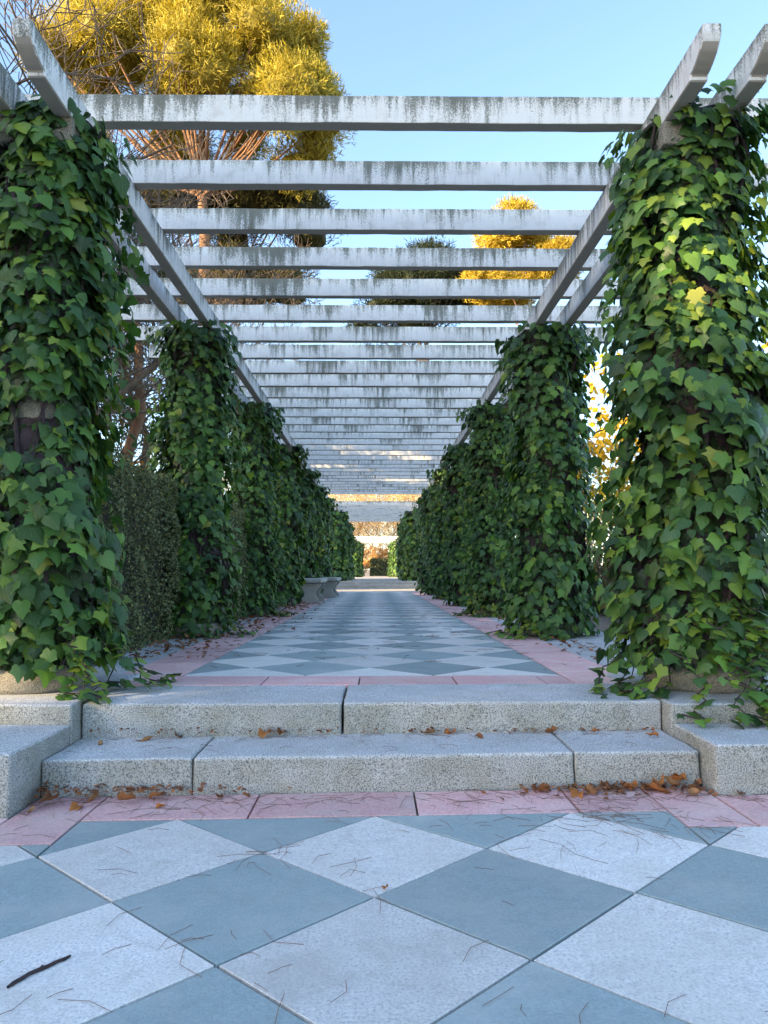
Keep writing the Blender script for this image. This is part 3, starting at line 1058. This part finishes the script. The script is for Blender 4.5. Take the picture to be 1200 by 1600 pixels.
def pine(name, label, base, seed, trunk_h, lobes, n_per, tone, trunk_r=.28, tuft=(.20, .38), mat='pine_bark', cat='tree', group=None, lobe_r=(.8, 1.3), limbs=True, lean=0.0, gaps=False, wide=1.0, heart=.42):
    """lobes: list of (centre xyz, radii xyz, count) of ellipsoids filled with needle clumps on their upper shell"""
    r = np.random.default_rng(seed)
    t = empty(name, base)
    tag(t, label, cat, group)
    b = np.array(base)
    Vs, Fs, Cs, off = [], [], [], 0
    hearts = []
    centres = []
    for c, rad, cnt in lobes:
        u = r.normal(0, 1, (cnt, 3))
        u /= np.linalg.norm(u, axis=1, keepdims=True)
        u[:, 2] = np.where(u[:, 2] < -.35, -u[:, 2] * .6, u[:, 2])
        centres.append(np.array(c) + u * np.array(rad) * r.uniform(.72, 1.0, (cnt, 1)))
    C = np.concatenate(centres)
    for cc in C:
        n = int(n_per * r.uniform(.7, 1.3))
        u = r.normal(0, 1, (n, 3)) + np.array([0, 0, .35])
        u /= np.linalg.norm(u, axis=1, keepdims=True)
        lr = r.uniform(*lobe_r)
        if not gaps: hearts.append((lr * heart, cc - b))
        lump = 1 + .22 * np.sin(u[:, 0] * 7 + cc[0]) * np.sin(u[:, 1] * 6 + cc[1]) + .15 * np.sin(u[:, 2] * 11)
        P = cc - b + u * np.array([1, 1, .8]) * (lr * lump * (1 - .35 * r.random(n) ** 2))[:, None]
        T = u + r.normal(0, .55, (n, 3)) + np.array([0, 0, .45])
        S, T, N = frames(r.normal(0, 1, (n, 3)), T)
        if gaps:      # foliage cut away along sun lines to shape sun patches on the pergola
            ok = np.ones(n, bool)
            for g, gr in GAPS:
                for w in (P + b, P + b + T * tuft[1], P + b + T * tuft[1] * .5):
                    d_ = w - np.array(g)
                    ok &= np.linalg.norm(d_ - SUND * (d_ @ SUND)[:, None], axis=1) > gr
            P, S, T, N = P[ok], S[ok], T[ok], N[ok]
            n = len(P)
            if n == 0: continue
        V, F = stamp(P, S, T, N, r.uniform(tuft[0], tuft[1], n), TUFT * np.array([wide, 1, 1]), HF)
        Vs.append(V); Fs.append(F + off); off += len(V)
        ct = np.array(tone) * r.uniform(.85, 1.15) * r.uniform(.6, 1.35, (n, 1))
        Cs.append(np.repeat(ct, 4, 0))
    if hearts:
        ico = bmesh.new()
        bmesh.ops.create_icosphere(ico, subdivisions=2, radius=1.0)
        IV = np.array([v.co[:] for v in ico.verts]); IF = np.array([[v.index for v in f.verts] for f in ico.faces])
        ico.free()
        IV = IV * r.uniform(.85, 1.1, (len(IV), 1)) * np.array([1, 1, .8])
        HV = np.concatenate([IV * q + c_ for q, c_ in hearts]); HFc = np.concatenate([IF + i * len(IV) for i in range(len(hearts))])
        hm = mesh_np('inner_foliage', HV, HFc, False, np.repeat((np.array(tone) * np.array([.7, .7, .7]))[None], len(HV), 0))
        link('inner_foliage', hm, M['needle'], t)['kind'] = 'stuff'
    o = link('crown', mesh_np('crown', np.concatenate(Vs), np.concatenate(Fs), False, np.concatenate(Cs)), M['needle'], t)
    # trunk with limbs to the clumps
    segs = []
    p = np.array([0., 0, 0])
    tops = []
    for i in range(10):
        q = p + np.array([lean * trunk_h / 10 + r.normal(0, .05), r.normal(0, .05), trunk_h / 10])
        segs.append((p, q, trunk_r * (1 - .05 * i), trunk_r * (1 - .05 * (i + 1))))
        p = q
        tops.append(p)
    V, F = tubes(segs, 10)
    link('trunk', mesh_np('trunk', V, F, True), M[mat], t)
    if limbs:
        ls = []
        for cc in C:
            e = cc - b
            if r.random() < .6: continue
            s0 = min(tops, key=lambda q: abs(q[2] - (e[2] - 2.2 - 1.5 * r.random())))
            mid = s0 * .45 + e * .55 + np.array([0, 0, -.4])
            ls += [(s0, mid, .07, .045), (mid, e, .045, .02)]
        V, F = tubes(ls, 5)
        link('limb', mesh_np('limb', V, F, True), M[mat], t)
    return t


YEL = (.40, .33, .06)
pine('pine_tree', 'tall rounded pine glowing yellow in sun above the pergola, upper left', (-5.9, 27, PLAT), 5, 14.0,
     [((-5.0, 27, 18.6), (3.0, 2.8, 3.6), 40), ((-2.7, 26.6, 16.8), (.9, 2.0, 2.3), 16), ((-9.4, 27.5, 18.4), (3.0, 3, 4.2), 30)],
     2300, YEL, .33, (.11, .23), lobe_r=(.7, 1.3), wide=1.7, heart=.62)
pine('dark_pine_tree', 'dark olive pine crown behind the first left crossbeams, under the golden one', (-6.5, 31, PLAT), 15, 11.0,
     [((-4.6, 31, 15.2), (2.4, 2, 1.5), 22), ((-7.6, 31, 15.4), (2.6, 2, 2.0), 22), ((-5.4, 31, 12.2), (2.6, 2, 1.2), 18)],
     900, (.075, .072, .026), .3, (.16, .30), 'bark', wide=1.6, heart=.6)
pine('pine_tree', 'pine crown lit golden yellow behind the right crossbeams', (9.2, 42, PLAT), 6, 16.0,
     [((7.7, 42, 19.3), (1.4, 2.0, 1.5), 24), ((9.8, 42, 17.4), (1.5, 2.0, 1.6), 18), ((6.6, 42, 16.2), (2.2, 2.0, 1.2), 14)], 1000, (.46, .34, .05), .3, (.16, .30), lobe_r=(.5, 1.1), wide=1.6, heart=.55)
pine('cedar_tree', 'dark green conifer between the golden pine and the path', (3.2, 47, PLAT), 8, 15.0,
     [((3.4, 47, 18.2), (3.6, 2.5, 2.2), 40), ((.8, 47, 16.5), (2.0, 2.2, 1.8), 16)], 800, (.035, .048, .024), .3, (.20, .36), 'bark', wide=1.6, heart=.55)

bare_tree('bare_tree', 'leafless brown tree with a web of twigs behind the left columns', (-4.6, 12.2, PLAT), 21, 6.9, .17, 5, .62, (2, 2, 1, 1, 1), lean=(-.06, 0), first=.40, crook=.26, up=.03, shrink=.66)
bare_tree('bare_tree', 'leafless tree with thin dark twigs at the top left corner', (-5.9, 9.6, PLAT), 33, 7.8, .13, 5, .58, (2, 2, 1, 1, 1), lean=(-.03, 0), first=.45, crook=.26, up=.03, shrink=.66)
bare_tree('bare_tree', 'leafless tree with pale twigs behind the upper left crossbeams', (-5.6, 18.5, PLAT), 35, 8.8, .16, 5, .62, (2, 2, 1, 1, 1), lean=(-.03, 0), first=.45, crook=.26, up=.02, shrink=.66)
bare_tree('autumn_shrub', 'bright yellow autumn shrub in sun between the two nearest right columns', (5.6, 15.5, PLAT), 51, 4.2, .07, 3, .6, (2, 2, 2), leaves=2600, leaf_tone=(.62, .40, .03), leaf_size=(.10, .19), cat='shrub', first=.12)
bare_tree('autumn_shrub', 'small orange autumn shrub above the left hedge', (-4.6, 13.6, PLAT), 52, 2.5, .05, 3, .6, (2, 2, 2), leaves=900, leaf_tone=(.48, .20, .04), leaf_size=(.07, .13), cat='shrub', first=.15)
bare_tree('autumn_shrub', 'low brownish green shrub at the foot of the second right column', (2.05, 6.0, PLAT), 53, .75, .02, 3, .6, (2, 2, 2), leaves=900, leaf_tone=(.10, .095, .03), leaf_size=(.04, .08), cat='shrub', first=.15)
FAR = [(-7, 92, 13, (.36, .16, .05), 'orange leaved tree at the far end, left of the path'),
       (-1.8, 97, 12, (.42, .20, .07), 'bright orange tree closing the end of the path'),
       (3.2, 94, 13, (.36, .17, .05), 'orange tree at the far end, right of the path'),
       (9.5, 101, 14, (.32, .17, .06), 'rust coloured tree far behind on the right'),
       (.8, 108, 15, (.30, .15, .07), 'tall russet tree behind the orange trees at the end of the path'),
       (-4.2, 112, 15, (.32, .15, .05), 'tall rust tree far behind, left of the path end'),
       (5.8, 114, 15, (.28, .17, .07), 'tall brownish tree far behind, right of the path end'),
       (-13, 60, 11, (.36, .20, .05), 'rust coloured tree behind the left hedges'),
       (16, 58, 8, (.44, .30, .06), 'yellow tree far off behind the right columns'),
       (14, 38, 5.5, (.40, .30, .08), 'pale yellow tree beyond the right columns')]
for k, (x, y, h, tone, lab) in enumerate(FAR):
    bare_tree('autumn_tree', lab, (x, y, PLAT2), 70 + k, h, .2, 4, .58, (2, 2, 1, 1), leaves=20000 if y > 80 else 4000, leaf_tone=tuple(c * f for c, f in zip(tone, (1.7, 2.6, 3.8))), leaf_size=(.07, .16), group='autumn trees in the distance', first=.12, crook=.22, up=.04)
bare_tree('autumn_tree', 'small tree with brown and yellow leaves in the gap between the left columns', (-5.6, 16.5, PLAT), 90, 5.6, .14, 4, .58, (2, 2, 1, 1), mat='bark', leaves=7000, leaf_tone=(.17, .13, .04), leaf_size=(.05, .10), first=.3, crook=.22, up=.04)
pine('pine_tree', 'pine with sunlit orange trunk standing behind the left hedge', (-4.75, 14.6, PLAT), 95, 6.0,
     [((-5.2, 14.8, 6.3), (1.6, 1.2, .8), 10)], 350, (.10, .11, .03), .13, (.14, .26), lobe_r=(.5, .8))

ORD = ['first', 'second', 'third', 'fourth', 'fifth', 'sixth', 'seventh', 'eighth', 'ninth', 'tenth', 'eleventh', 'twelfth', 'thirteenth', 'fourteenth', 'fifteenth', 'sixteenth', 'seventeenth']
# unseen evergreens added behind and left of the camera to shade plaza and pergola
for k, yy in enumerate([-29, -25, -21, -17.4, -14.0, -10.2, -6.2, -2.2, 1.8, 5.6, 14.0, 18.0, 22.0, 26.0]):
    xx = -31.5 + rnd.uniform(-.8, .8)
    top = 18.2 + rnd.uniform(-.3, .8)
    pine('shade_caster_tree', 'tall dense evergreen added outside the view to cast shade, %s in the row from behind' % ORD[k], (xx, yy, -.03 if yy < 3.9 else PLAT), 300 + k, top - 6,
         [((xx, yy, top * .28), (2.2, 2.4, top * .20), 12), ((xx, yy, top * .55), (2.3, 2.5, top * .25), 16), ((xx, yy, top - 3.2), (2.0, 2.4, 2.4), 13)], 260, (.04, .06, .025), .3, (.8, 1.2), 'bark',
         group='unseen evergreens added to shade the plaza', lobe_r=(1.2, 1.6), limbs=False, gaps=True)

# ------------------------------------------------------------------ stone benches
def bench(label, y0, y1, x):
    b = empty('stone_bench', (x, (y0 + y1) / 2, PLAT))
    tag(b, label, 'bench', 'stone benches under the pergola')
    L = y1 - y0
    link('seat', box_mesh('seat', -.24, .24, -L / 2, L / 2, .40, .48, .03, 3), M['bench'], b)
    prof = [(-.19, 0), (.19, 0), (.20, .05), (.15, .10), (.10, .16), (.105, .22), (.15, .28), (.20, .33), (.205, .39), (-.205, .39), (-.20, .33), (-.15, .28), (-.105, .22), (-.10, .16), (-.15, .10), (-.20, .05)]
    for s in (-1, 1):
        bm = bmesh.new()
        yy = s * (L / 2 - .28)
        a = [bm.verts.new((px, yy - .08, pz)) for px, pz in prof]
        c = [bm.verts.new((px, yy + .08, pz)) for px, pz in prof]
        bm.faces.new(a); bm.faces.new(c[::-1])
        for i in range(len(prof)):
            j = (i + 1) % len(prof)
            bm.faces.new((a[i], c[i], c[j], a[j]))
        bmesh.ops.recalc_face_normals(bm, faces=bm.faces[:])
        bmesh.ops.bevel(bm, geom=bm.edges[:], offset=.012, segments=2, affect='EDGES', clamp_overlap=True)
        me = bpy.data.meshes.new('leg'); bm.to_mesh(me); bm.free()
        link('leg', me, M['bench'], b)


bench('nearer pale stone bench with scroll legs on the left of the path', 14.9, 16.8, -1.29)
bench('farther pale stone bench with scroll legs on the left of the path', 18.5, 20.6, -1.16)

# ------------------------------------------------------------------ fallen leaves, twig, needles
dry_out = [(.0, -.02), (.12, .03), (.26, .06), (.30, .20), (.36, .36), (.28, .48), (.24, .64), (.12, .80), (0, 1.0), (-.08, .80), (-.22, .66), (-.30, .46), (-.34, .36), (-.30, .20), (-.24, .04), (-.10, .02)]
DRY = []
for s in range(6):
    r = random.Random(s + 40)
    c1, c2, c3 = r.uniform(1.2, 3.4), r.uniform(-.7, .9), r.uniform(0, 6)
    # two rings so that the blade can curl
    pts = [(0, .35)] + [(x * .5, .35 + (y - .35) * .5) for x, y in dry_out] + [(x, y) for x, y in dry_out]
    V0 = np.array([(x * (1 - .9 * abs(x)) + .08 * math.sin(5 * y + c3), y, c1 * x * x + c2 * (y - .4) ** 2 + .07 * math.sin(7 * y + c3) + r.uniform(-.03, .03)) for x, y in pts])
    V0[:, 2] -= V0[:, 2].min()
    n = len(dry_out)
    Fq = [(0, 1 + i, 1 + (i + 1) % n) for i in range(n)]
    F2 = []
    for i in range(n):
        j = (i + 1) % n
        F2 += [(1 + i, 1 + n + i, 1 + n + j), (1 + i, 1 + n + j, 1 + j)]
    col = [(.30, .115, .045), (.40, .16, .06), (.24, .10, .045), (.36, .19, .09), (.45, .17, .05), (.22, .12, .07)][s]
    me = mesh_np('dry_leaf', V0, np.array(Fq + F2), True, np.repeat(np.array(col)[None], len(V0), 0), np.array(pts))
    me.materials.append(M['dry'])
    DRY.append(me)


def dry_row(label, rows, zf, flat=.3):
    names = ['leftmost', 'second from the left', 'third from the left', 'fourth from the left', 'fifth from the left', 'sixth from the left', 'seventh from the left', 'eighth from the left',
             'ninth from the left', 'tenth from the left', 'eleventh from the left', 'twelfth from the left', 'third from the right', 'second from the right', 'rightmost']
    rows = sorted(rows)
    for i, (x, y, s_) in enumerate(rows):
        dry_leaf(label + ', ' + (names[-1] if i == len(rows) - 1 else names[i]), x, y, zf(x, s_), s_, flat=flat)


def dry_leaf(label, x, y, z, size, k=None, flat=.25):
    o = bpy.data.objects.new('dry_leaf', DRY[rnd.randrange(6) if k is None else k])
    COL.objects.link(o)
    o.location = (x, y, z + .004)
    o.rotation_euler = (rnd.uniform(-flat, flat), rnd.uniform(-flat, flat), rnd.uniform(0, 6.28))
    size *= .8
    o.scale = (size, size, size)
    tag(o, label, 'fallen leaf', 'dry fallen leaves around the steps')


S1, S0 = .143, 0.0
dry_row('curled dry leaf on the lower granite step', ((-.99, 3.52, .11), (-.90, 3.55, .10), (-.50, 3.53, .13), (-.44, 3.55, .10), (.26, 3.54, .09), (.34, 3.55, .10), (.44, 3.50, .06), (.80, 3.53, .09), (1.0, 3.55, .07), (-1.2, 3.5, .06)), lambda x, s_: S1 + .0125 * x)
dry_row('dry brown leaf at the left foot of the steps', ((-1.24, 3.10, .13), (-1.13, 3.05, .10), (-1.08, 3.13, .12), (-.98, 3.07, .11), (-.88, 3.12, .09), (-.80, 3.03, .06), (-.62, 3.11, .07), (-.52, 3.14, .05), (-1.27, 2.99, .07)), lambda x, s_: TILT * x, .4)
dry_row('dry orange leaf at the right foot of the steps', ((.62, 3.11, .12), (.68, 3.13, .08), (.80, 3.12, .14), (.87, 3.13, .12), (.93, 3.14, .11), (1.02, 3.12, .10), (1.07, 3.14, .12), (1.12, 3.10, .12), (1.18, 3.14, .12), (1.22, 3.08, .11), (1.26, 3.13, .10), (1.15, 3.15, .13), (1.24, 3.16, .12), (1.38, 3.02, .08)), lambda x, s_: TILT * x + (.03 if x > 1.1 and s_ > .115 else 0), .3)
dry_leaf('tiny curled red leaf on the corner of a white diamond tile', .03, 2.23, 0, .035, 4, .4)
dry_leaf('dry leaf lying on the right end of the lower step by the block', 1.22, 3.42, S1 + .015, .075, 1)

tw = [(-.783, 1.735, .0030), (-.778, 1.752, .0042), (-.768, 1.772, .0045), (-.762, 1.790, .0040), (-.748, 1.806, .0048), (-.734, 1.822, .0043), (-.722, 1.842, .0038), (-.710, 1.853, .0040), (-.702, 1.868, .0026)]
V, F = tubes([((a[0], a[1], .0055 + TILT * a[0]), (b_[0], b_[1], .0055 + TILT * b_[0]), a[2], b_[2]) for a, b_ in zip(tw[:-1], tw[1:])] + [((-.748, 1.806, .005 - .0103), (-.744, 1.818, .009 - .0103), .003, .0022)], 8)
V = V - np.array([-.74, 1.80, 0])
tag(link('twig', mesh_np('twig', V, F, True), M['stem'], None, (-.74, 1.80, 0)), 'short black twig on the white tile at the lower left', 'twig')


def needles(name, label, n, xr, yr, zf, seed, length=(.04, .17), dens=None, rad=.0007):
    r = np.random.default_rng(seed)
    segs = []
    while len(segs) < n * 2:
        x, y = r.uniform(*xr), r.uniform(*yr)
        if dens is not None and r.random() > dens(x, y): continue
        a = r.uniform(0, np.pi)
        L = r.uniform(*length)
        c = r.normal(0, .5)
        d1 = np.array([np.cos(a), np.sin(a), 0]) * L / 2
        d2 = np.array([np.cos(a + c), np.sin(a + c), 0]) * L / 2
        p = np.array([x, y, zf(x, y) + .003])
        segs += [(p - d1, p + np.array([0, 0, .004 * r.random()]), rad, rad), (p + np.array([0, 0, .002]), p + d2, rad, rad)]
    V, F = tubes(segs, 4)
    o = link(name, mesh_np(name, V, F), M['needle_litter'])
    tag(o, label, 'litter', None, 'stuff')


def dens1(x, y):
    e = math.exp(-((y - 3.1) / .16) ** 2) * (.4 + .6 * (x > .3 or x < -.4))
    e2 = .8 * math.exp(-((x - .75) / .45) ** 2 - ((y - 2.85) / .22) ** 2)
    cl = max(0.0, math.sin(x * 5.3 + 1.0 + 2.0 * math.sin(y * 3.1)) * math.sin(y * 6.1 + x * 2.0)) ** 2
    return max((.02 if x < .2 else .035) + .22 * cl, e, e2)


needles('pine_needles', 'thin brown pine needles scattered over the plaza tiles', 520, (-1.9, 1.9), (1.4, 3.18), lambda x, y: TILT * x, 1, dens=dens1)
needles('pine_needles', 'pine needles along the back of the lower step', 70, (-1.3, 1.3), (3.25, 3.59), lambda x, y: S1 + .0125 * x, 2, (.04, .09), lambda x, y: .15 + .85 * math.exp(-((y - 3.57) / .05) ** 2))
needles('pine_needles', 'fine needle litter on the chequered path', 260, (-1.45, 1.4), (4.6, 14), lambda x, y: PLAT, 3, (.06, .14), rad=.0014)


def litter(name, label, n, seed, fn, zf, size):
    r = np.random.default_rng(seed)
    P = fn(r, n)
    P[:, 2] = zf + .01 + .02 * r.random(len(P))
    N = r.normal(0, .35, (len(P), 3)) + np.array([0, 0, 1])
    S, T, N = frames(N, r.normal(0, 1, (len(P), 3)))
    V, F = stamp(P, S, T, N, r.uniform(size[0], size[1], len(P)), HL, HF)
    c = np.array([.26, .11, .05]) * r.uniform(.45, 1.4, (len(P), 1))
    o = link(name, mesh_np(name, V, F, False, np.repeat(c, 4, 0)), M['leaf_matte'])
    tag(o, label, 'litter', None, 'stuff')


litter('leaf_litter', 'rust brown leaf litter along the left edge of the path', 1000, 4,
       lambda r, n: np.stack([-1.62 + np.abs(r.normal(0, .25, n)) * r.choice([1, 1, -.6], n), r.uniform(5.3, 16, n), np.zeros(n)], 1), PLAT, (.03, .07))
litter('leaf_litter', 'sparse leaf litter under the right columns', 260, 5,
       lambda r, n: np.stack([1.7 - np.abs(r.normal(0, .16, n)), r.uniform(4.7, 12, n), np.zeros(n)], 1), PLAT, (.03, .06))

# autumn bushes that close the view at the far end
for k, (x, y, h, tone, lab) in enumerate([(-3.6, 86, 3.0, (.50, .27, .10), 'orange bush at the far end, left of the clipped hedge block'), (-1.4, 90, 3.2, (.60, .38, .16), 'pale orange bush at the far end beside the clipped hedge block'),
                                          (3.4, 90.5, 3.4, (.50, .30, .10), 'orange bush at the far end, right of the clipped hedge block'), (.9, 92, 3.6, (.55, .34, .14), 'peach coloured bush behind the clipped hedge block'),
                                          (-6.5, 88, 3.4, (.45, .25, .09), 'russet bush at the far end, beyond the left columns')]):
    bare_tree('autumn_shrub', lab, (x, y, PLAT2), 120 + k, h, .08, 3, .62, (2, 2, 2), leaves=6000, leaf_tone=tone, leaf_size=(.08, .16), cat='shrub', first=.08, crook=.2, up=.03)

litter('leaf_litter', 'crumbled brown leaf fragments heaped along the foot of the lower step', 420, 8,
       lambda r, n: np.stack([np.where(r.random(n) < .55, r.normal(1.0, .22, n).clip(.2, 1.29), r.normal(-.95, .28, n).clip(-1.31, .1)), 3.185 - np.abs(r.normal(0, .05, n)), np.zeros(n)], 1), .004, (.012, .035))
litter('leaf_litter', 'crumbled leaf fragments in the angle behind the lower step', 160, 9,
       lambda r, n: np.stack([r.uniform(-1.3, 1.28, n), 3.592 - np.abs(r.normal(0, .022, n)), np.zeros(n)], 1), S1 + .002, (.010, .026))
